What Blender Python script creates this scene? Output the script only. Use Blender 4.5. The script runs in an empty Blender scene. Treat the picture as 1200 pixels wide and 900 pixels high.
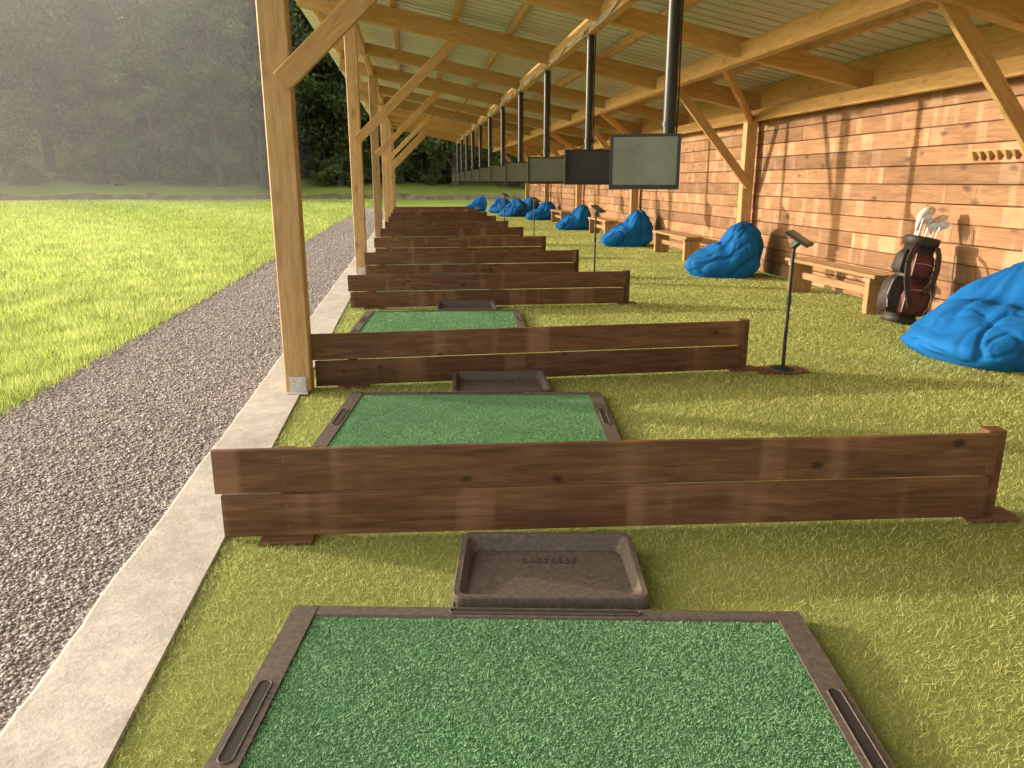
import bpy, math, random
import numpy as np
from mathutils import Vector, Matrix, noise
random.seed(7); rng=np.random.default_rng(7)
sc=bpy.context.scene
R=math.radians

# ---------------------------------------------------------------- node helpers
def newmat(name):
    m=bpy.data.materials.new(name); m.use_nodes=True
    nt=m.node_tree; b=nt.nodes['Principled BSDF']
    return m,nt,b
def N(nt,t,**k):
    n=nt.nodes.new(t)
    for a,v in k.items():
        if a in n.inputs.keys(): n.inputs[a].default_value=v
        else: setattr(n,a,v)
    return n
def ramp(nt,fac,stops):
    r=nt.nodes.new('ShaderNodeValToRGB'); e=r.color_ramp.elements
    while len(e)<len(stops): e.new(0.5)
    for i,(p,c) in enumerate(stops):
        e[i].position=p; e[i].color=(c[0],c[1],c[2],1) if not isinstance(c,(int,float)) else (c,c,c,1)
    nt.links.new(fac,r.inputs[0]); return r.outputs[0]
def mix(nt,fac,a,b,mode='MIX'):
    m=nt.nodes.new('ShaderNodeMix'); m.data_type='RGBA'; m.blend_type=mode
    for s,v in ((0,fac),(6,a),(7,b)):
        if isinstance(v,(int,float)): m.inputs[s].default_value=v
        elif isinstance(v,tuple): m.inputs[s].default_value=(v[0],v[1],v[2],1)
        else: nt.links.new(v,m.inputs[s])
    return m.outputs[2]
def mapv(nt,src,scale):
    m=nt.nodes.new('ShaderNodeMapping'); m.inputs['Scale'].default_value=scale
    nt.links.new(src,m.inputs[0]); return m.outputs[0]
def noi(nt,vec,scale,detail=4,rough=.55,dist=0):
    n=N(nt,'ShaderNodeTexNoise',Scale=scale,Detail=detail,Roughness=rough,Distortion=dist)
    nt.links.new(vec,n.inputs['Vector']); return n.outputs['Fac']
def bump(nt,b,h,strength=.3,dist=.01):
    bn=N(nt,'ShaderNodeBump',Strength=strength,Distance=dist)
    nt.links.new(h,bn.inputs['Height']); nt.links.new(bn.outputs[0],b.inputs['Normal'])
def objc(nt): return nt.nodes.new('ShaderNodeTexCoord').outputs['Object']
def attr(nt,name,out='Vector'):
    a=nt.nodes.new('ShaderNodeAttribute'); a.attribute_name=name; return a.outputs[out]

def wood(name,dark,mid,light,knot=.5,rough=.6,patch=None,spec=.3,pr=(.56,.66,.7),ps=2.2,kr=(.08,.20),ks=(2.4,5,5)):
    m,nt,b=newmat(name); g=attr(nt,'gr'); L=nt.links
    base=noi(nt,mapv(nt,g,(.7,7,7)),3.0,6,.6,1.2)
    c=ramp(nt,base,[(.25,dark),(.5,mid),(.78,light)])
    if patch:
        pn=noi(nt,mapv(nt,g,(ps,.25,.25)),1.6,2,.5,.1)
        c=mix(nt,ramp(nt,pn,[(pr[0],0),(pr[1],pr[2])]),c,patch)
        bl=noi(nt,mapv(nt,g,(1.5,4,4)),1.3,4,.6)
        c=mix(nt,.7,c,ramp(nt,bl,[(.3,.68),(.7,1.2)]),'MULTIPLY')
    fine=noi(nt,mapv(nt,g,(1.5,70,70)),4,3,.6)
    c=mix(nt,.5,c,ramp(nt,fine,[(.3,.4),(.7,1.18)]),'MULTIPLY')
    v=N(nt,'ShaderNodeTexVoronoi',Scale=1.0)
    wn=N(nt,'ShaderNodeTexNoise',Scale=3.0,Detail=2)
    L.new(g,wn.inputs['Vector'])
    L.new(mapv(nt,mix(nt,.06,g,wn.outputs['Color']),ks),v.inputs['Vector'])
    k=ramp(nt,v.outputs['Distance'],[(kr[0],1),(kr[1],0)])
    kk=nt.nodes.new('ShaderNodeMath'); kk.operation='MULTIPLY'; kk.inputs[1].default_value=knot; L.new(k,kk.inputs[0])
    c=mix(nt,kk.outputs[0],c,tuple(x*.35 for x in dark))
    t=attr(nt,'tone','Fac')
    tr=ramp(nt,t,[(0,.70),(1,1.2)])
    c=mix(nt,1.0,c,tr,'MULTIPLY')
    L.new(c,b.inputs['Base Color']); b.inputs['Roughness'].default_value=rough
    b.inputs['Specular IOR Level'].default_value=spec
    bump(nt,b,fine,.4,.003)
    return m
def simple(name,col,rough=.5,metal=0,nscale=20,var=.15,bs=.1,spec=.5):
    m,nt,b=newmat(name); o=objc(nt)
    n=noi(nt,o,nscale,5)
    c=ramp(nt,n,[(.3,tuple(x*(1-var) for x in col)),(.7,tuple(x*(1+var) for x in col))])
    nt.links.new(c,b.inputs['Base Color']); b.inputs['Roughness'].default_value=rough; b.inputs['Metallic'].default_value=metal
    b.inputs['Specular IOR Level'].default_value=spec
    if bs: bump(nt,b,n,bs,.005)
    return m
def blade_mat(name,dark,mid,light,rough=.6,trans=.45):
    m,nt,b=newmat(name); L=nt.links
    c=ramp(nt,attr(nt,'tone','Fac'),[(0,dark),(.5,mid),(1,light)])
    pos=nt.nodes.new('ShaderNodeNewGeometry').outputs['Position']
    p=noi(nt,pos,.9,3,.6)
    c=mix(nt,1.0,c,ramp(nt,p,[(.3,.80),(.7,1.15)]),'MULTIPLY')
    L.new(c,b.inputs['Base Color']); b.inputs['Roughness'].default_value=rough; b.inputs['Specular IOR Level'].default_value=.25
    if trans>0:
        tr=nt.nodes.new('ShaderNodeBsdfTranslucent'); L.new(c,tr.inputs[0])
        ms=nt.nodes.new('ShaderNodeMixShader'); ms.inputs[0].default_value=trans
        L.new(b.outputs[0],ms.inputs[1]); L.new(tr.outputs[0],ms.inputs[2])
        L.new(ms.outputs[0],nt.nodes['Material Output'].inputs[0])
    return m

# ---------------------------------------------------------------- mesh builder
class MB:
    def __init__(s): s.v=[];s.f=[];s.m=[];s.g=[];s.t=[];s.sm=[]
    def add(s,vs,fs,mat=0,gr=None,tone=None,smooth=False):
        o=len(s.v); s.v+= [tuple(v) for v in vs]
        s.f+=[tuple(i+o for i in f) for f in fs]; s.m+=[mat]*len(fs); s.sm+=[smooth]*len(fs)
        s.g+= [tuple(x) for x in (gr if gr is not None else vs)]
        if tone is None: tone=random.random()
        s.t+=[tone]*len(vs)
    def beam(s,p0,p1,w,h,mat=0,c=.006,up=(0,0,1),tone=None):
        p0=Vector(p0);p1=Vector(p1);a=(p1-p0);L=a.length;a.normalize();up=Vector(up)
        lat=a.cross(up); 
        if lat.length<1e-4: lat=a.cross(Vector((0,1,0)))
        lat.normalize(); u=lat.cross(a).normalized()
        hw,hh=w/2,h/2; c=min(c,hw*.4,hh*.4)
        pr=[(-hw+c,-hh),(hw-c,-hh),(hw,-hh+c),(hw,hh-c),(hw-c,hh),(-hw+c,hh),(-hw,hh-c),(-hw,-hh+c)]
        off=(random.random()*40,random.random()*40,random.random()*40)
        vs=[];gr=[]
        for t,p in ((0,p0),(L,p1)):
            for x,y in pr:
                vs.append(p+lat*x+u*y); gr.append((t+off[0],x+off[1],y+off[2]))
        fs=[tuple(range(7,-1,-1)),tuple(range(8,16))]+[(i,(i+1)%8,8+(i+1)%8,8+i) for i in range(8)]
        s.add(vs,fs,mat,gr,tone)
    def box(s,cx,cy,cz,sx,sy,sz,mat=0,c=.005,rz=0,tone=None):
        d=Vector((math.cos(rz),math.sin(rz),0))*sx/2; p=Vector((cx,cy,cz))
        s.beam(p-d,p+d,sy,sz,mat,c,tone=tone)
    def tube(s,pts,r,mat=0,n=10,smooth=True,cap=True,rs=None):
        pts=[Vector(p) for p in pts]; vs=[];fs=[]
        ref=None
        for i,p in enumerate(pts):
            t=(pts[min(i+1,len(pts)-1)]-pts[max(i-1,0)]).normalized()
            if ref is None:
                ref=t.cross(Vector((0,0,1)))
                if ref.length<.05: ref=t.cross(Vector((0,1,0)))
                ref.normalize()
            ref=(ref-t*ref.dot(t)).normalized(); bi=t.cross(ref); rr=rs[i] if rs else r
            for k in range(n):
                an=2*math.pi*k/n; vs.append(p+ref*math.cos(an)*rr+bi*math.sin(an)*rr)
        for i in range(len(pts)-1):
            for k in range(n):
                fs.append((i*n+k,i*n+(k+1)%n,(i+1)*n+(k+1)%n,(i+1)*n+k))
        s.add(vs,fs,mat,smooth=smooth)
        if cap:
            s.add(vs[:n],[tuple(range(n-1,-1,-1))],mat); s.add(vs[-n:],[tuple(range(n))],mat)
    def build(s,name,mats,parent=None,loc=None,rz=0):
        me=bpy.data.meshes.new(name); me.from_pydata(s.v,[],s.f)
        for m in mats: me.materials.append(m)
        me.polygons.foreach_set('material_index',s.m); me.polygons.foreach_set('use_smooth',s.sm)
        a=me.attributes.new('gr','FLOAT_VECTOR','POINT'); a.data.foreach_set('vector',[x for g in s.g for x in g])
        a=me.attributes.new('tone','FLOAT','POINT'); a.data.foreach_set('value',s.t)
        me.update(); return place(name,me,parent,loc,rz)
def place(name,me,parent=None,loc=None,rz=0,scale=None):
    o=bpy.data.objects.new(name,me); sc.collection.objects.link(o)
    if parent: o.parent=parent
    if loc is not None: o.location=loc
    o.rotation_euler[2]=rz
    if scale is not None: o.scale=scale
    return o
def empty(name,loc=(0,0,0),rz=0):
    return place(name,None,None,loc,rz)

def blades_mesh(name,x,y,z,h,w,tone,mat,lean=.5,curl=None):
    n=len(x); ang=rng.random(n)*2*math.pi; la=rng.random(n)*2*math.pi; lm=rng.random(n)*lean*h
    dx=np.cos(ang)*w/2; dy=np.sin(ang)*w/2
    V=np.empty((n,3,3))
    V[:,0]=np.stack([x-dx,y-dy,z],1); V[:,1]=np.stack([x+dx,y+dy,z],1)
    V[:,2]=np.stack([x+np.cos(la)*lm,y+np.sin(la)*lm,z+h],1)
    me=bpy.data.meshes.new(name); me.vertices.add(3*n); me.loops.add(3*n); me.polygons.add(n)
    me.vertices.foreach_set('co',V.ravel()); me.loops.foreach_set('vertex_index',np.arange(3*n,dtype=np.int32))
    me.polygons.foreach_set('loop_start',np.arange(0,3*n,3,dtype=np.int32))
    me.polygons.foreach_set('loop_total',np.full(n,3,dtype=np.int32))
    a=me.attributes.new('tone','FLOAT','POINT')
    t=np.repeat(tone,3).astype(np.float32); a.data.foreach_set('value',t)
    me.materials.append(mat); me.update(); me.validate(); return me

# ---------------------------------------------------------------- materials
pine=wood('light_pine',(.43,.25,.11),(.59,.37,.18),(.71,.48,.25),.45,.55)
pineR=wood('rafter_pine',(.52,.29,.11),(.66,.40,.17),(.76,.51,.25),.35,.55)
dark=wood('dark_stained_wood',(.085,.040,.020),(.165,.080,.041),(.28,.145,.075),.85,.5,patch=(.36,.20,.11),pr=(.58,.68,.55),ps=2.6,kr=(.06,.12),ks=(3.2,5.5,5.5))
wallw=wood('red_brown_boards',(.27,.135,.07),(.41,.215,.112),(.51,.285,.155),.7,.65,patch=(.61,.40,.255),pr=(.57,.61,.5),ps=2.2)
bench=wood('bench_wood',(.30,.17,.08),(.46,.28,.14),(.56,.37,.20),.4,.6)
black=simple('black_steel',(.03,.03,.032),.4,.2,40,.2,.05)
rubber=simple('black_rubber',(.105,.086,.074),.65,0,60,.3,.25,.3)
rubdark=simple('rubber_slot_shade',(.02,.017,.015),.8,0,60,.2,.1)  # near-black colour stands for shade inside the slots; the capsules are flat
steel=simple('galvanised_steel',(.6,.6,.6),.4,.6,60,.2,.05)
screw=simple('screw_heads',(.22,.17,.12),.5,.5,60,.2,.05)
def deckmat():
    m,nt,b=newmat('roof_sheet'); o=objc(nt)
    n=noi(nt,mapv(nt,o,(.5,3,1)),2,5,.6)
    c=ramp(nt,n,[(.3,(.60,.58,.55)),(.7,(.74,.72,.69))])
    nt.links.new(c,b.inputs['Base Color']); b.inputs['Metallic'].default_value=.0; b.inputs['Roughness'].default_value=.45
    return m
deck=deckmat()
screen=simple('screen_glass',(.02,.018,.016),.15,0,3,.2,0,.3)
screen_l=simple('screen_glass_reflection_tint',(.16,.18,.16),.25,0,3,.25,0)  # grey-green reflection put into the glass base colour
cable=simple('grey_cable',(.6,.58,.55),.5,0,30,.1,0)

def concrete():
    m,nt,b=newmat('concrete'); o=objc(nt)
    n1=noi(nt,o,1.6,6,.65,.5); n2=noi(nt,o,60,4,.7); n3=noi(nt,o,9,5,.7)
    c=ramp(nt,n1,[(.3,(.46,.425,.39)),(.7,(.65,.61,.56))])
    c=mix(nt,.8,c,ramp(nt,n3,[(.3,.70),(.7,1.12)]),'MULTIPLY')
    c=mix(nt,.6,c,ramp(nt,n2,[(.35,.70),(.65,1.1)]),'MULTIPLY')
    nt.links.new(c,b.inputs['Base Color']); b.inputs['Roughness'].default_value=.85; bump(nt,b,n2,.5,.006); return m
def gravelmat():
    m,nt,b=newmat('gravel_base'); o=objc(nt)
    v=N(nt,'ShaderNodeTexVoronoi',Scale=70.0); nt.links.new(o,v.inputs['Vector'])
    sep=nt.nodes.new('ShaderNodeSeparateColor'); nt.links.new(v.outputs['Color'],sep.inputs[0])
    c=ramp(nt,sep.outputs[0],[(0,(.20,.175,.17)),(.5,(.34,.30,.29)),(1,(.52,.47,.45))])
    nt.links.new(c,b.inputs['Base Color']); b.inputs['Roughness'].default_value=.9
    inv=ramp(nt,v.outputs['Distance'],[(0,1),(.7,0)]); bump(nt,b,inv,1,.015); return m
def groundmat(name,c1,c2,s1=.5,s2=30):
    m,nt,b=newmat(name); o=objc(nt)
    n1=noi(nt,o,s1,5); n2=noi(nt,o,s2,5,.7)
    c=ramp(nt,n1,[(.3,c1),(.7,c2)]); c=mix(nt,.6,c,ramp(nt,n2,[(.3,.5),(.7,1.2)]),'MULTIPLY')
    nt.links.new(c,b.inputs['Base Color']); b.inputs['Roughness'].default_value=.9; b.inputs['Specular IOR Level'].default_value=.1
    bump(nt,b,n2,.8,.03); return m
conc=concrete(); grav=gravelmat()
lawng=groundmat('grass_ground',(.20,.26,.05),(.30,.36,.08),.3,12)
turfg=groundmat('turf_base',(.31,.36,.10),(.40,.44,.14),1.2,120)
turfb=blade_mat('turf_fibres',(.34,.38,.10),(.61,.66,.23),(.82,.84,.42),.5,.4)
lawnb=blade_mat('lawn_blades',(.28,.37,.07),(.50,.61,.16),(.74,.80,.34),.5,.5)
matg=groundmat('mat_green_base',(.09,.24,.11),(.12,.29,.14),3,150)
matb=blade_mat('mat_fibres',(.14,.34,.16),(.24,.50,.25),(.40,.64,.38),.5,.0)

# ---------------------------------------------------------------- ground
def hz(x,y):
    if y<67: return 0
    if y<82: return (y-67)/15*2.4+.25*noise.noise(Vector((x*.08,y*.08,0)))*min(1,(y-67)/4)
    return 2.4+(y-82)*.30+1.2*noise.noise(Vector((x*.03,y*.03,0)))*min(1,(y-82)/20)
def ground():
    xs=np.concatenate([np.linspace(-900,-160,10),np.linspace(-150,120,55),np.linspace(140,900,10)])
    ys=np.concatenate([np.linspace(-500,-20,6),np.linspace(0,60,8),np.linspace(64,180,50),np.linspace(190,900,10)])
    vs=[(x,y,min(hz(x,y),45)) for y in ys for x in xs]; nx=len(xs)
    fs=[(j*nx+i,j*nx+i+1,(j+1)*nx+i+1,(j+1)*nx+i) for j in range(len(ys)-1) for i in range(nx-1)]
    b=MB(); b.add(vs,fs,0,tone=.5,smooth=True); return b.build('ground',[lawng])
ground()
def sheet(name,x0,x1,y0,y1,z,mat,parent=None):
    b=MB(); b.add([(x0,y0,z),(x1,y0,z),(x1,y1,z),(x0,y1,z)],[(0,1,2,3)],0,tone=.5); return b.build(name,[mat],parent)
XE=-.84; XC=-1.18; XG=-2.72; XW=5.75; YEND=38.5
b=MB(); ys=np.linspace(-4,44,160)
vs=[];fs=[]
for i,y in enumerate(ys):
    xo=XG+.13*noise.noise(Vector((0,y*.5,3)))+.05*noise.noise(Vector((1,y*3,3)))
    vs+=[(xo,y,.004),(XC+.03,y,.004)]
    if i: fs.append((2*i-2,2*i-1,2*i+1,2*i))
b.add(vs,fs,0,tone=.5); gp=b.build('gravel_path',[grav])
b=MB(); ys=np.linspace(-5,41,900); vs=[];fs=[]
for i,y in enumerate(ys):
    e_=.014*noise.noise(Vector((3,y*1.6,0)))+.006*noise.noise(Vector((3,y*9,0)))
    vs+=[(XC+e_-.015,y,-.01),(XC+e_,y,.022),(XC+e_+.012,y,.026),(XE-.004,y,.026),(XE,y,.0)]
    if i:
        for k in range(4): fs.append((5*i-5+k,5*i-4+k,5*i+1+k,5*i+k))
b.add(vs,fs,0,tone=.5); b.build('concrete_kerb',[conc])
turf=empty('artificial_turf'); sheet('turf_backing',XE,XW+.02,-4,42,.012,turfg,turf)
def pebbles():
    n=80000; y=np.exp(rng.random(n)*math.log(44/1.3))*1.3; x=XG-.06+rng.random(n)*(XC-XG+.08)
    x=np.where(rng.random(n)<.04,x-.15*rng.random(n),x)
    s=(.004+.0065*rng.random(n)**1.5)*(1+y*.05)
    base=np.array([(1,0,0),(-1,0,0),(0,1,0),(0,-1,0),(0,0,1),(0,0,-1)],float)
    F=np.array([(0,2,4),(2,1,4),(1,3,4),(3,0,4),(2,0,5),(1,2,5),(3,1,5),(0,3,5)])
    V=base[None]*(s[:,None,None])*(.6+.8*rng.random((n,6,1))); V[:,:,2]*=.55
    a=rng.random(n)*6.28; ca,sa=np.cos(a)[:,None],np.sin(a)[:,None]
    X=V[:,:,0]*ca-V[:,:,1]*sa; Y=V[:,:,0]*sa+V[:,:,1]*ca
    V=np.stack([X+x[:,None],Y+y[:,None],V[:,:,2]+.004+s[:,None]*.25],2)
    me=bpy.data.meshes.new('pebbles'); me.vertices.add(6*n); me.loops.add(24*n); me.polygons.add(8*n)
    me.vertices.foreach_set('co',V.ravel())
    idx=(F[None]+(np.arange(n)*6)[:,None,None]).ravel().astype(np.int32)
    me.loops.foreach_set('vertex_index',idx)
    me.polygons.foreach_set('loop_start',np.arange(0,24*n,3,dtype=np.int32)); me.polygons.foreach_set('loop_total',np.full(8*n,3,dtype=np.int32))
    at=me.attributes.new('tone','FLOAT','POINT'); at.data.foreach_set('value',np.repeat(rng.random(n),6).astype(np.float32))
    m,nt,bb=newmat('pebble_stone')
    c=ramp(nt,attr(nt,'tone','Fac'),[(0,(.21,.18,.18)),(.5,(.36,.32,.32)),(.85,(.50,.455,.445)),(1,(.78,.74,.70))])
    nt.links.new(c,bb.inputs['Base Color']); bb.inputs['Roughness'].default_value=.8
    me.materials.append(m); me.update(); me.validate(); place('pebbles',me,gp)
pebbles()
n=420000; y=np.exp(rng.random(n)*math.log(40/1.0))*1.0; x=XE-.012+rng.random(n)*(XW-XE)
keep=(x< y*1.0+1.2)|(y>5); x,y=x[keep],y[keep]; n=len(x)
sc_=np.clip(y/3,.7,6)
place('turf_fibres',blades_mesh('turf_fibres',x,y,np.full(n,.012),.014+.008*rng.random(n)+.0010*y*.3,.0030*sc_,rng.random(n),turfb,2.0),turf)
n=520000; r=np.exp(rng.random(n)*math.log(72/2.6))*2.6; a=R(2)+rng.random(n)*R(66)
x=-r*np.sin(a); y=r*np.cos(a)
edge=XG+.04*rng.standard_normal(n)-.02
keep=(x<edge)&(y<68)&(y>0); x,y,r=x[keep],y[keep],r[keep]; n=len(x)
tuft=np.array([noise.noise(Vector((xx*2.3,yy*2.3,0))) for xx,yy in zip(x[::1],y[::1])])
grass=place('lawn_grass',blades_mesh('lawn_grass',x,y,np.zeros(n),(.035+.05*rng.random(n))*(1+r*.012)*(1+.6*tuft),.005*np.clip(r/5,.7,9),np.clip(rng.random(n)*.8+.1+.10*np.sin(x*.7+y*.35)+.25*tuft,0,1),lawnb,.7))
b=MB(); xs=np.linspace(-120,40,420); vs=[];fs=[]
for i,x_ in enumerate(xs):
    yy=66.5+1.2*noise.noise(Vector((x_*.1,0,7))); h=.42+.3*noise.noise(Vector((x_*.25,0,1)))+.25*noise.noise(Vector((x_*1.3,0,1)))
    vs+=[(x_,yy,.0),(x_,yy+.5+.3*noise.noise(Vector((x_*1.7,4,1))),h),(x_,yy+1.6,h*.9),(x_,yy+3.5,.2)]
    if i:
        for k in range(3): fs.append((4*i-4+k,4*i+k,4*i+k+1,4*i-3+k))
b.add(vs,fs,0,tone=.5,smooth=False); b.build('dirt_bank',[groundmat('dirt',(.10,.085,.05),(.26,.21,.15),1.2,6)])

# ---------------------------------------------------------------- building
bld=empty('driving_range_shelter')
Hb=lambda X:3.72-.2*X
FR=[(-1.4,-.7),(5.58,6.35),(12.9,12.75),(19.9,19.5),(26.8,26.2),(33.0,32.6),(38.2,38.2)]
posts=MB(); raf=MB(); pur=MB(); br=MB(); hw=MB()
PX=-.86
for i,(Y,yr) in enumerate(FR):
    posts.beam((PX,Y+.02,.03),(PX,Y+.02,Hb(PX)),.185,.17,0,.008,up=(0,1,0))
    posts.beam((5.58,yr,.02),(5.58,yr,Hb(5.6)),.18,.16,0,.008,up=(0,1,0))
    def rbeam(y0,y1,w=.12,d=.28):
        x0,x1=-1.6,5.72
        raf.beam((x0,y0,Hb(x0)+d/2),(x1,y1,Hb(x1)+d/2),w,d,0,.006)
    rbeam(Y,yr,.14,.28)
    if i<len(FR)-1:
        Y2,yr2=FR[i+1]; rbeam((Y+Y2)/2,(yr+yr2)/2,.10,.22)
    br.beam((-.82,Y-.10,2.12),(.78,Y-.05,Hb(.78)+.08),.06,.14,0,.005)
    br.beam((5.58,yr-.11,1.42),(4.25,yr-.12,Hb(4.25)+.08),.06,.14,0,.005)
    br.beam((5.50,yr-.2,2.45),(4.02,yr-2.6,Hb(4.0)+.02),.06,.12,0,.005)
    hw.box(PX,Y-.075,.07,.12,.006,.14,0,.001); hw.box(PX,Y-.11,.028,.15,.08,.006,0,.001)
    for k in(-.03,.03):
        hw.tube([(PX+k,Y-.076,.10),(PX+k,Y-.088,.10)],.009,0,6)
YS,YE=-2.5,YEND
XM=2.25
for X,w,h,zo in ((XM,.11,.20,.0),(4.0,.13,.22,-.02)):
    raf.beam((X,YS,Hb(X)+zo+h/2-.03),(X,YE,Hb(X)+zo+h/2-.03),w,h,0)
raf.beam((PX,YS,Hb(PX)+.11),(PX,YE,Hb(PX)+.11),.10,.18,0)
for X in(-1.55,-.2,.75,1.6,3.15,4.85):
    pur.beam((X,YS,Hb(X)+.285+.07),(X,YE,Hb(X)+.285+.07),.075,.13,0)
raf.beam((5.55,YS,2.52),(5.55,YE,2.52),.10,.17,0)
raf.beam((5.72,YS,2.80),(5.72,YE,2.80),.05,.38,0)
posts.build('posts',[pine],bld); raf.build('rafters',[pineR],bld); pur.build('purlins',[pineR],bld); br.build('braces',[pineR],bld); hw.build('post_brackets',[steel],bld)
b=MB(); prof=[(0,0),(.19,0),(.20,.075),(.24,.075),(.25,0)]
yy=YS; pts=[]
while yy<YE:
    for a_,z_ in prof[:-1]: pts.append((yy+a_,z_))
    yy+=.25
vs=[];fs=[]
zt=.285+.14
for i,(yv,zv) in enumerate(pts):
    vs+=[(-1.9,yv,Hb(-1.9)+zt+zv),(6.1,yv,Hb(6.1)+zt+zv)]
    if i: fs.append((2*i-2,2*i-1,2*i+1,2*i))
b.add(vs,fs,0,tone=.5); b.build('roof_sheeting',[deck],bld)
b=MB(); z=.03; row=0
while z<2.62:
    h=.205; y0=YS-random.random()*2
    while y0<YE:
        L=random.choice([2.4,3.2,4.0,4.0]); y1=min(y0+L,YE)
        b.beam((XW+.02+random.uniform(-.004,.004),y0+.002,z+h/2),(XW+.02+random.uniform(-.004,.004),y1-.002,z+h/2+random.uniform(-.002,.002)),.045,h-.008,0,.007,tone=random.random())
        y0=y1
    z+=h; row+=1
b.build('timber_wall',[wallw],bld)
b=MB(); b.box(XW+.07,(YS+YE)/2,1.45,.02,YE-YS,2.86,0); b.build('wall_backing',[dark],bld)
b=MB()
for k,(r_,sag,xo) in enumerate(((.008,.10,-.07),(.006,.16,-.08),(.01,.03,-.065))):
    pts=[]
    yv=YS; ph=random.random()
    while yv<YE:
        s_=abs(math.sin((yv*1.4+ph)*math.pi/2)); pts.append((XM+xo,yv,Hb(XM)-.01-sag*s_*.5+.05)); yv+=.12
    b.tube(pts,r_,0,6)
b.build('cables',[cable],bld)

# ---------------------------------------------------------------- monitors
def monitor(Y,rot,side,scr,pole_r=.047,W=.66,H=.43,zc=1.67):
    b=MB(); top=Hb(XM)+.02
    b.tube([(0,0,zc-.08),(0,0,top)],pole_r,0,16); b.tube([(0,0,top-.03),(0,0,top-.0)],.09,0,16)
    b.tube([(0,0,zc-.10),(0,0,zc-.075)],pole_r+.006,0,16)
    b.tube([(0,0,zc+.30),(0,0,zc+.34)],pole_r+.008,0,16)
    b.tube([(pole_r+.008,-.02,zc+.05),(pole_r+.012,-.02,zc+.6),(pole_r+.006,-.02,zc+1.1),(pole_r+.01,-.02,top)],.008,0,6)
    b.box(0,-.07,zc+.04,.10,.10,.12,0,.01)
    if abs(side)>.05: b.beam((0.06,-.06,zc+.04),(side,-.09,zc+.04),.03,.05,0)
    cs,sn=math.cos(rot),math.sin(rot)
    def bx(cx,cy,cz,sx,sy,sz,mat,c):
        x_=side+cx*cs-cy*sn; y_=-.15+cx*sn+cy*cs
        b.box(x_,y_,zc+cz,sx,sy,sz,mat,c,rz=rot)
    bx(0,0,0,W,.045,H,0,.008)
    bx(0,.035,0,W*.6,.03,H*.6,0,.008)
    bx(0,-.0245,.008,W-.05,.004,H-.062,1,.0005)
    for s in(-1,1):
        bx(s*(W/2-.011),-.026,0,.022,.012,H-.005,0,.003); bx(0,-.026,s*(H/2-.011)+0,W-.046,.0115,.022,0,.003)
    return b.build('hanging_monitor',[black,scr],None,(XM,Y,0))
for i in range(11):
    Y=6.85+3.2*i
    if i==0: monitor(Y,R(-24),-.25,screen_l,.056,.60,.46,1.66)
    else: monitor(Y,R(random.uniform(-4,4)),0,screen if i==1 else screen_l)

# ---------------------------------------------------------------- dividers
def divider(pl,pr_):
    pl=Vector(pl);pr_=Vector(pr_); L=(pr_-pl).length; ang=math.atan2(pr_.y-pl.y,pr_.x-pl.x)
    b=MB()
    b.beam((0.01,0,.121),(L-.08,0,.123),.028,.190,0,.004,tone=random.random())
    b.beam((-.012,0,.322),(L-.06,0,.325),.028,.194,0,.004,tone=random.random())
    b.beam((L-.045,.055,.02),(L-.045,.055,.425),.085,.075,0,.005,up=(0,1,0),tone=.4)
    b.beam((.28,.055,.02),(.28,.055,.40),.07,.06,0,.005,up=(0,1,0),tone=.4)
    b.box(L-.045,.02,.022,.24,.14,.02,0,.003,tone=.6); b.box(.28,.0,.022,.22,.16,.018,0,.003,tone=.6)
    for xx in(.28,L-.10):
        for zz in(.07,.17,.27,.37): b.tube([(xx,-.0145,zz),(xx,-.0155,zz)],.004,1,8)
    return b.build('wooden_bay_divider',[dark,screw],None,(pl.x,pl.y,0),ang)
DV=[((-.85,3.15,0),(2.60,2.93,0)),((-.76,5.66,0),(2.66,5.78,0)),((-.78,9.33,0),(2.66,9.30,0))]
for Y in (12.35,15.55,18.75,21.9,25.1,28.2,31.3,34.4): DV.append(((-.76,Y,0),(2.66,Y+random.uniform(-.05,.05),0)))
for p,q in DV: divider(p,q)

# ---------------------------------------------------------------- mats and trays
def capsule(b,cx,cy,L,w,z,ang,mat_in,mat_rim):
    pts=[]
    for k in range(9):
        a=-math.pi/2+math.pi*k/8; pts.append((L/2-w/2+math.cos(a)*w/2,math.sin(a)*w/2))
    for k in range(9):
        a=math.pi/2+math.pi*k/8; pts.append((-L/2+w/2+math.cos(a)*w/2,math.sin(a)*w/2))
    c,s=math.cos(ang),math.sin(ang)
    P=[(cx+x*c-y*s,cy+x*s+y*c,z) for x,y in pts]
    b.add(P,[tuple(range(len(P)))],mat_in)
    b.tube(P+[P[0]],.003,mat_rim,6,cap=False)
W=1.76; bd=.085
def matmesh():
    b=MB(); h=.045
    for s in(-1,1):
        b.box(s*(W/2-bd/2),0,h/2,bd,W,h,0,.009)
        b.box(0,s*(W/2-.035),h/2-.0005,W-2*bd+.004,.07,h-.002,0,.009)
        capsule(b,s*(W/2-bd/2),.28,.34,.04,h+.0015,math.pi/2,2,0); capsule(b,s*(W/2-bd/2),-.45,.34,.04,h+.0015,math.pi/2,2,0)
        capsule(b,0,s*(W/2-.033),.66,.028,h+.0015,0,2,0)
    b.box(0,0,.019,W-2*bd,W-.14,.036,1,.002)
    return b
base=matmesh(); mm=base.build('golf_mat_base',[rubber,matg,rubdark]); mdat=mm.data; bpy.data.objects.remove(mm)
def fib(n,k=1):
    x=(rng.random(n)-.5)*(W-2*bd-.006); y=(rng.random(n)-.5)*(W-.15)
    row=np.sin(x*2*math.pi/.012)*.3
    return blades_mesh('mat_fibres',x,y,np.full(n,.037),.004+.003*rng.random(n),.0026*k*np.ones(n),np.clip(rng.random(n)+row*.2,0,1),matb,2.2)
f1=fib(170000); f2=fib(30000,2)
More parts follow.
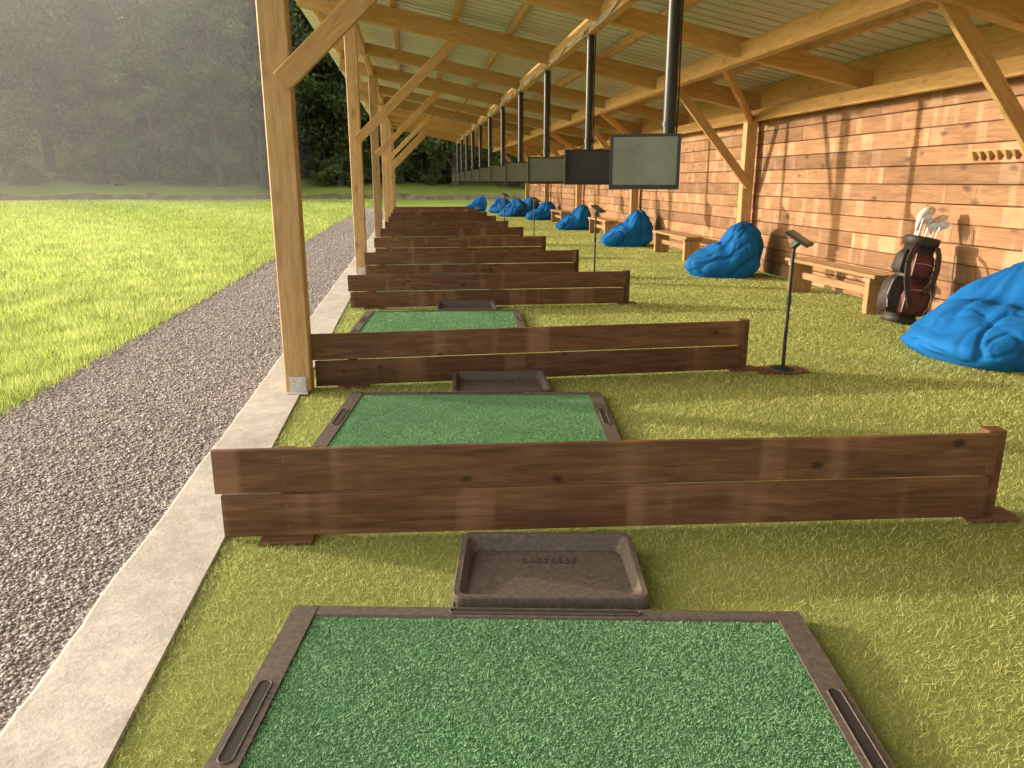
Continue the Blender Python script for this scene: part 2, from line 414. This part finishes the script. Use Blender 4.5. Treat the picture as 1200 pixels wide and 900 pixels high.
def mat_at(x,y,rz,f):
    e=empty('golf_mat',(x,y,.012),rz); place('mat_base',mdat,e); place('mat_fibres',f,e)
def tray(x,y,rz,wd=.72,dp=.46):
    b=MB(); h=.085; t=.035
    b.box(0,0,.014,wd-.02,dp-.02,.02,0,.003)
    def rr(wx,wy,z0,z1,rad):
        P=[]
        for qx,qy,a0 in((1,1,0),(-1,1,90),(-1,-1,180),(1,-1,270)):
            for k in range(5):
                a=R(a0+k*22.5); px=qx*(wx-rad)+rad*math.cos(a); py=qy*(wy-rad)+rad*math.sin(a)
                tt=(py+wy)/(2*wy); P.append((px*(1-.03*tt),py,z0+(z1-z0)*tt))
        return P
    a_,b_=wd/2,dp/2
    rings=[rr(a_,b_,0,0,.04),rr(a_-.004,b_-.004,.040,h-.005,.04),rr(a_-.008,b_-.008,.045,h,.038),rr(a_-.028,b_-.028,.045,h,.03),rr(a_-.034,b_-.034,.040,h-.006,.028),rr(a_-.055,b_-.06,.0255,.0255,.03)]
    vs=sum(rings,[]); fs=[]; n_=20
    for r_ in range(5):
        for i in range(n_): fs.append((r_*n_+i,r_*n_+(i+1)%n_,(r_+1)*n_+(i+1)%n_,(r_+1)*n_+i))
    b.add(vs,fs,0,smooth=False)
    xs_=-.10
    for k in range(8):
        b.box(xs_,.09,.027,.014,random.choice([.03,.022,.04]),.006,0,.001); b.box(xs_+.006,.09-.01,.027,.016,.006,.006,0,.001); xs_+=.028
    return b.build('golf_ball_tray',[rubber],None,(x,y,.018),rz)
mat_at(.285,1.50,R(-8.5),f1); tray(.475,2.64,R(-7.5))
for i,(p,q) in enumerate(DV[1:7]):
    Y=(p[1]+q[1])/2
    mat_at(.30 if i==0 else .25,Y-.47-.88,R(-7.0 if i==0 else -6+2*random.random()),f1 if i==0 else f2)
    tray(.60,Y-.28,R(-3))

# ---------------------------------------------------------------- tablet stands
def stand(x,y):
    b=MB(); b.tube([(0,0,.018),(0,0,.03)],.15,1,28); b.tube([(0,0,.03),(0,0,.045),(0,0,.06)],.09,0,24,rs=[.10,.095,.02])
    b.box(-.02,0,.022,.40,.24,.012,1)
    b.tube([(0,0,.04),(0,0,.98),(.01,-.01,1.02)],.014,0,12); b.tube([(0,0,.55),(0,0,.62)],.02,0,12)
    b.beam((-.0,.02,1.01),(.02,-.05,1.06),.05,.05,0)
    c=Vector((.03,-.02,1.07)); d=Vector((.07,-.06,-.055)).normalized()
    b.beam(c-d*.10,c+d*.10,.20,.02,0,.004,up=(0.3,-.3,1)); 
    b.beam(c-d*.085+Vector((0,0,.0125)),c+d*.085+Vector((0,0,.0125)),.17,.004,2,.001,up=(.3,-.3,1))
    return b.build('tablet_stand',[black,dark,screen_l],None,(x,y,0))
stand(2.93,5.72); stand(2.93,12.4); stand(2.93,18.9); stand(2.93,25.1)

# ---------------------------------------------------------------- benches
def bench_at(y0,L=2.15):
    b=MB(); x=5.28
    for k in(-.115,0.0,.115): b.beam((x+k,y0,.455),(x+k,y0+L,.455),.105,.045,0)
    for y_ in(y0+.16,y0+L-.16):
        b.beam((x,y_,.02),(x,y_,.43),.09,.30,0,.006,up=(1,0,0))
        b.beam((x-.16,y_,.405),(x+.16,y_,.405),.13,.05,0)
    b.beam((x,y0+.1,.25),(x,y0+L-.1,.25),.04,.09,0)
    b.build('wooden_bench',[bench])
for y0 in(8.05,14.2,20.5,26.9): bench_at(y0)

# ---------------------------------------------------------------- bean bags
def cloth():
    m,nt,bb=newmat('blue_fabric'); o=objc(nt)
    n=noi(nt,o,3.5,5,.55,.8); cr=noi(nt,o,9,4,.5,1.0)
    c=ramp(nt,n,[(.3,(.004,.11,.38)),(.7,(.008,.155,.48))])
    nt.links.new(c,bb.inputs['Base Color']); bb.inputs['Roughness'].default_value=.8; bb.inputs['Specular IOR Level'].default_value=.2
    bump(nt,bb,cr,.25,.02); return m
blue=cloth()
def bag_mesh(seed,a=.70,bb_=.62,H=.84):
    import bmesh
    bm=bmesh.new(); bmesh.ops.create_icosphere(bm,subdivisions=6,radius=1)
    sgn=lambda t:-1 if t<0 else 1
    rr=random.Random(seed*17)
    pin=Vector((.35,.35,.9)); ph=rr.random()*6
    for v in bm.verts:
        x,y,z=v.co
        X=sgn(x)*abs(x)**.66; Y=sgn(y)*abs(y)**.66; Z=z
        t=1/(1+math.exp(-4.5*(X+.15+.2*Y)))
        top=.44+.56*t
        tz=max(0,(Z+.72)/1.72)
        pz=H*top*(tz**.8)
        px=a*X*(1-.24*tz) ; py=bb_*Y*(1-.16*tz-.14*tz*t)
        px+=.13*tz*t
        p=Vector((px,py,pz))
        nr=Vector((X,Y,.9*Z+.15)).normalized()
        amt=min(1,pz/.15)
        dv=Vector((X,Y,Z))-pin; ang=math.atan2(dv.y,dv.x+1e-6); dist=dv.length
        q=ang*5+noise.noise(Vector((X*1.1,Y*1.1,Z+seed)))*2.6+ph
        fold=abs(math.sin(q))**.8
        p+=nr*(fold-.6)*.05*math.exp(-((dist-.6)/.65)**2)*amt
        p+=nr*noise.noise(Vector((X*1.1+seed*5,Y*1.1,Z*1.1)))*.08*amt
        for (f,s_,am) in((1.3,8,.034),(2.3,6,.016),(4.2,5,.006)):
            nn=noise.noise(Vector((X*f+seed*2.3+f,Y*f,Z*f*.45+9)))
            cr=max(0,1-abs(nn)*s_); cr=cr*cr*(3-2*cr); p-=nr*cr*am*amt
        w_=math.exp(-((X+.15+.2*Y)/.14)**2)*tz; p.z-=w_*.08
        for (cx,cy) in((-1,.9),(1,-.8)):
            dd=math.exp(-((X-cx*.95)**2+(Y-cy*.9)**2+(Z+.55)**2*.9)/.05)
            p+=Vector((cx*.17,cy*.12,-.02))*dd
        dd=math.exp(-((X-.35)**2+(Y-.35)**2+(Z-.8)**2)/.04); p.z+=.05*dd
        p.z=max(p.z,.0); v.co=p
    me=bpy.data.meshes.new('bean_bag'); bm.to_mesh(me); bm.free()
    for p_ in me.polygons: p_.use_smooth=True
    me.materials.append(blue); return me
bags=[bag_mesh(1),bag_mesh(2),bag_mesh(3)]
for i,(x,y,rz,s) in enumerate(((5.00,5.95,.15,(1.05,1.08,.95)),(4.95,12.0,-.35,(.88,.82,1.08)),(4.98,18.0,-.2,(.88,.85,.98)),(5.0,24.3,-.1,(.85,.9,.9)),(5.0,30.6,.1,(.9,.9,.9)),(4.3,33.6,.6,(.85,.9,.9)),(5.1,36.0,.2,(.9,.9,.9)),(4.2,37.6,1.0,(.9,.9,.9)),(3.1,39.5,-.7,(.9,.9,.9)))):
    place('bean_bag',bags[i%3],None,(x,y,.02),rz,s)

# ---------------------------------------------------------------- golf bag
def golf_bag(x,y):
    e=empty('golf_bag',(x,y,.02)); e.rotation_euler=(R(-3),R(11),R(-6)); e.scale=(1.14,1.14,1.04)
    mar=simple('bag_maroon_nylon',(.10,.026,.030),.6,0,30,.3,.2); pnk=simple('bag_piping',(.50,.33,.30),.6,0,30,.15,.15)
    blk=simple('bag_black',(.038,.030,.030),.6,0,30,.3,.2); wht=simple('headcover_cream',(.74,.70,.62),.7,0,25,.15,.2); chrome=simple('club_steel',(.55,.55,.55),.3,.8,30,.1,0)
    def loft(b,prof,mat,n=32,wob=.0,ex=.6):
        vs=[];fs=[]
        for i,(z,rx,ry,cx,cy) in enumerate(prof):
            for k in range(n):
                a=2*math.pi*k/n; w_=1+wob*noise.noise(Vector((math.cos(a)*2.2,math.sin(a)*2.2,z*9)))
                vs.append((cx+rx*w_*math.copysign(abs(math.cos(a))**ex,math.cos(a)),cy+ry*w_*math.copysign(abs(math.sin(a))**ex,math.sin(a)),z))
        for i in range(len(prof)-1):
            for k in range(n): fs.append((i*n+k,i*n+(k+1)%n,(i+1)*n+(k+1)%n,(i+1)*n+k))
        fs.append(tuple(range(n-1,-1,-1))); fs.append(tuple((len(prof)-1)*n+k for k in range(n)))
        b.add(vs,fs,mat,smooth=True)
    b=MB()
    loft(b,[(0,.14,.12,0,0),(.015,.155,.135,0,0),(.06,.155,.135,0,0),(.075,.14,.12,0,0),(.3,.135,.12,0,0),(.6,.13,.115,0,0),(.79,.125,.115,0,0)],0,wob=.06,ex=.8)
    loft(b,[(.79,.125,.115,0,0),(.80,.15,.135,0,0),(.86,.155,.14,0,0),(.885,.15,.135,0,0),(.885,.125,.11,0,0),(.84,.12,.105,0,0)],1,ex=.85)
    b.build('body',[blk,blk],e)
    b=MB()
    loft(b,[(.09,.05,.06,-.13,-.02),(.12,.075,.10,-.15,-.02),(.25,.085,.11,-.16,-.02),(.40,.08,.10,-.15,-.02),(.47,.04,.06,-.125,-.02)],1,wob=.3)
    loft(b,[(.10,.09,.03,.0,-.12),(.13,.115,.065,.0,-.14),(.28,.12,.075,.0,-.15),(.38,.11,.06,.0,-.14),(.43,.08,.02,.0,-.12)],0,wob=.25)
    loft(b,[(.47,.085,.02,.0,-.115),(.50,.105,.045,.0,-.125),(.62,.105,.045,.0,-.13),(.71,.09,.02,.0,-.115)],0,wob=.25)
    loft(b,[(.10,.04,.07,.12,.0),(.14,.07,.10,.14,.0),(.38,.075,.10,.145,.0),(.55,.06,.09,.135,.0),(.60,.03,.05,.12,.0)],1,wob=.3)
    loft(b,[(.50,.03,.07,-.12,.0),(.54,.05,.09,-.13,.0),(.68,.045,.08,-.13,.0),(.74,.02,.05,-.12,.0)],1,wob=.3)
    b.build('pockets',[mar,blk],e)
    b=MB()
    for s in(-1,1):
        b.tube([(s*.10,-.185,.12),(s*.118,-.215,.20),(s*.118,-.222,.30),(s*.10,-.19,.40)],.005,0,6)
        b.tube([(s*.088,-.155,.49),(s*.10,-.172,.56),(s*.10,-.172,.64),(s*.08,-.13,.71)],.005,0,6)
    b.tube([(-.11,-.222,.345),(0,-.235,.36),(.11,-.222,.345)],.004,0,6); b.tube([(-.09,-.175,.61),(0,-.182,.62),(.09,-.175,.61)],.004,0,6)
    b.tube([(-.215,-.13,.14),(-.24,-.12,.28),(-.215,-.11,.42)],.005,0,6); b.tube([(.2,-.10,.16),(.215,-.10,.38),(.17,-.09,.57)],.005,0,6)
    b.build('piping',[pnk],e)
    b=MB()
    def strap(P,w,t):
        for i in range(len(P)-1): b.beam(P[i],P[i+1],w,t,0,.002,up=(0,-1,.2))
    strap([(-.10,-.13,.80),(-.16,-.20,.74),(-.20,-.25,.60),(-.18,-.26,.44),(-.12,-.24,.30),(-.06,-.23,.18)],.05,.018)
    strap([(.09,-.13,.80),(.11,-.16,.72),(.12,-.18,.58),(.10,-.20,.44),(.03,-.235,.34)],.05,.018)
    b.tube([(-.05,.13,.80),(-.13,.15,.05)],.009,0,8); b.tube([(.05,.13,.80),(.13,.15,.05)],.009,0,8)
    b.build('straps_and_legs',[blk],e)
    b=MB()
    rd=random.Random(11)
    for k in range(9):
        a=k*.70; px,py=.08*math.cos(a),.07*math.sin(a); tx,ty=px*1.2+.03,py*1.2; h=rd.uniform(.98,1.05)
        if k in(3,4,5): h+=.05
        b.tube([(px,py,.6),(tx,ty,h)],.006,1,6)
        if k in(1,3,4):
            loft(b,[(h-.12,.014,.014,tx,ty),(h-.05,.024,.024,tx,ty),(h+.03,.048,.036,tx+.02,ty),(h+.09,.052,.038,tx+.05,ty),(h+.13,.03,.024,tx+.075,ty)],0,14,.15,.9)
        else:
            b.beam((tx-.01,ty,h-.01),(tx+.06,ty-.02,h+.035),.014,.05,2,.004)
            b.tube([(tx,ty,h-.04),(tx,ty,h+.01)],.009,2,6)
    b.build('clubs',[wht,chrome,chrome],e)
golf_bag(5.17,7.62)

# ---------------------------------------------------------------- peg rail
b=MB(); b.beam((XW-.012,6.2,1.80),(XW-.012,7.62,1.80),.02,.025,0)
for k in range(12):
    yv=6.27+k*.115; b.add([(XW-.01,yv-.035,1.79),(XW-.01,yv+.035,1.79),(XW-.01,yv,1.70),(XW-.09,yv-.035,1.79),(XW-.09,yv+.035,1.79),(XW-.03,yv,1.70)],[(0,1,4,3),(3,4,5),(0,3,5,2),(1,2,5,4),(0,2,1)],0)
b.build('peg_rail',[pine])

# ---------------------------------------------------------------- trees
bark=simple('bark',(.10,.08,.06),.9,0,8,.3,.4)
leafs=[blade_mat('leaf_a',(.05,.08,.03),(.12,.16,.05),(.21,.25,.09),.6,.35),blade_mat('leaf_b',(.07,.10,.035),(.16,.19,.065),(.27,.30,.12),.6,.35)]
def tree_mesh(seed,H,Rc,mat,ncl=85,nl=110,ls=.42,base=.14):
    rr=np.random.default_rng(seed); random.seed(seed)
    b=MB(); 
    b.tube([(0,0,-.5),(.1,0,H*.2),(.05,.1,H*.5),(0,0,H*.85)],.4,0,8,rs=[.45,.35,.2,.05])
    V=[];T=[]
    for k in range(ncl):
        a=rr.random()*6.28; t=rr.random()**.8; zz=base+(.98-base)*t
        prof=math.sin(min(1,(t*.9+.12))*math.pi)**.6
        rad=Rc*prof*math.sqrt(rr.random()*.75+.25)*(.8+.3*rr.random())
        c=np.array([math.cos(a)*rad,math.sin(a)*rad,zz*H])
        if k%5==0:
            b.tube([(0,0,max(.1,zz-.22)*H),(c[0]*.5,c[1]*.5,zz*H-.06*H),tuple(c)],.1,0,5,rs=[.14,.09,.03])
        cr=Rc*(.20+.14*rr.random()); n=nl
        d=rr.standard_normal((n,3)); d/=np.linalg.norm(d,axis=1)[:,None]; d[:,2]*=.75
        p=c+d*cr*(rr.random((n,1))**.4)
        u=rr.standard_normal((n,3)); u/=np.linalg.norm(u,axis=1)[:,None]
        w=np.cross(u,rr.standard_normal((n,3))); w/=np.linalg.norm(w,axis=1)[:,None]
        s=ls*(.5+rr.random((n,1)))*.5
        V.append(np.stack([p-u*s,p-w*s*.6,p+u*s,p+w*s*.6],1)); T.append(np.clip(.45*rr.random()+.55*rr.random(n)*.9,0,1))
    V=np.concatenate(V).reshape(-1,3); T=np.concatenate(T)
    nb=len(b.v); nq=len(T)
    me=bpy.data.meshes.new('tree'); verts=b.v+[tuple(v) for v in V]
    faces=b.f+[(nb+4*i,nb+4*i+1,nb+4*i+2,nb+4*i+3) for i in range(nq)]
    me.from_pydata(verts,[],faces); me.materials.append(bark); me.materials.append(mat)
    me.polygons.foreach_set('material_index',[0]*len(b.f)+[1]*nq)
    a=me.attributes.new('tone','FLOAT','POINT'); a.data.foreach_set('value',np.concatenate([np.full(nb,.5),np.repeat(T,4)]).astype(np.float32))
    me.update(); return me
TM=[tree_mesh(1,20,6.0,leafs[0]),tree_mesh(2,23,5.5,leafs[1]),tree_mesh(3,18,6.5,leafs[1]),tree_mesh(4,25,5.0,leafs[0])]
SM=[tree_mesh(8,4.5,2.6,leafs[1],40,90,.28,.05),tree_mesh(9,3.6,2.4,leafs[0],40,90,.28,.05)]
forest=empty('distant_forest')
random.seed(21)
for row,(Y,dx) in enumerate(((84,8),(93,7.5),(103,8),(114,9),(126,10),(140,11))):
    x=-.56*Y-4
    while x<34+row*3:
        yy=Y+random.uniform(-3,3); xx=x+random.uniform(-2,2); s=random.uniform(.75,1.15)
        place('tree',random.choice(TM),forest,(xx,yy,hz(xx,yy)-.4),random.random()*6.28,(s,s,s*random.uniform(.9,1.1)))
        x+=dx*random.uniform(.75,1.25)
for k in range(16):
    xx=random.uniform(-17,10); yy=random.uniform(72,80); s=random.uniform(.8,1.05)
    place('tree',TM[(0,3)[k%2]],forest,(xx,yy,hz(xx,yy)-.4),random.random()*6.28,(s,s,s))
for xx,yy,s in((-38,75,.85),(-29,79,.62),(-23,76,.7)):
    place('tree',TM[2],forest,(xx,yy,hz(xx,yy)-.4),xx,(s*1.15,s*1.15,s))
shr=empty('hedgerow')
x=-48
while x<30:
    yy=random.uniform(73,79); s=random.uniform(.5,1.1)
    place('shrub',random.choice(SM),shr,(x,yy,hz(x,yy)-.3),random.random()*6.28,(s,s,s*random.uniform(.6,1)))
    x+=random.uniform(1.2,4.5)

# ---------------------------------------------------------------- morning mist over the field
b=MB(); x0,x1,y0,y1,z0,z1=-66,-9,46,100,.12,34
b.add([(x0,y0,z0),(x1,y0,z0),(x1,y1,z0),(x0,y1,z0),(x0,y0,z1),(x1,y0,z1),(x1,y1,z1),(x0,y1,z1)],[(0,3,2,1),(4,5,6,7),(0,1,5,4),(1,2,6,5),(2,3,7,6),(3,0,4,7)],0)
mm=bpy.data.materials.new('morning_mist'); mm.use_nodes=True; nt=mm.node_tree; nt.nodes.clear()
o=nt.nodes.new('ShaderNodeOutputMaterial'); vs_=nt.nodes.new('ShaderNodeVolumeScatter'); vs_.inputs['Density'].default_value=.0095; vs_.inputs['Anisotropy'].default_value=.15; vs_.inputs['Color'].default_value=(1,.985,.96,1)
nt.links.new(vs_.outputs[0],o.inputs['Volume'])
b.build('morning_mist',[mm])

# ---------------------------------------------------------------- light, camera
el=12; az=-67
d=Vector((math.sin(R(az))*math.cos(R(el)),math.cos(R(az))*math.cos(R(el)),math.sin(R(el))))
w=bpy.data.worlds.new('World'); sc.world=w; w.use_nodes=True; nt=w.node_tree
sk=nt.nodes.new('ShaderNodeTexSky'); sk.sky_type='NISHITA'; sk.sun_disc=False; sk.sun_elevation=R(el); sk.sun_rotation=R(az); sk.dust_density=2.5
bg=nt.nodes['Background']; bg.inputs[1].default_value=.15
# hazy sky: milky veil and broad sun-side glow, added to brighten the scene
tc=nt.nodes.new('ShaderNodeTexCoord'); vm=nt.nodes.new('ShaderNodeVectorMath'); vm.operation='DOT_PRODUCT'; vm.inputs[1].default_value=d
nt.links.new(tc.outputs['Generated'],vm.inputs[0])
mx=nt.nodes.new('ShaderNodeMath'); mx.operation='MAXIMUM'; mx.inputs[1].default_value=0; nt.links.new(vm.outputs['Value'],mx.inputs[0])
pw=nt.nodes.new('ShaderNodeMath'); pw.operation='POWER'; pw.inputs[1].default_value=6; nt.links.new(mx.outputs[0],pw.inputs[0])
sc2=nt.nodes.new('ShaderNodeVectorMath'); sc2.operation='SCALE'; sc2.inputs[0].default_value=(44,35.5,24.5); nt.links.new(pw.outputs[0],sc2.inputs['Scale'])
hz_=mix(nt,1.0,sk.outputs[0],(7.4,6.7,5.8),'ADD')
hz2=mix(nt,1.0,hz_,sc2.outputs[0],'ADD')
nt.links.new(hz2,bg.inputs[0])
L=bpy.data.lights.new('sun','SUN'); L.energy=5; L.angle=R(.6); L.color=(1,.88,.68)
so=bpy.data.objects.new('sun',L); sc.collection.objects.link(so)
so.rotation_euler=(-d).to_track_quat('-Z','Y').to_euler()
cam=bpy.data.cameras.new('camera'); co=bpy.data.objects.new('camera',cam); sc.collection.objects.link(co); sc.camera=co
cam.lens=27; cam.sensor_width=36; cam.clip_end=2500; cam.clip_start=.05
co.location=(0,0,1.5); co.rotation_euler=(R(90-14.8),0,R(-7.2))
sc.view_settings.view_transform='Standard'; sc.view_settings.look='None'; sc.view_settings.exposure=0
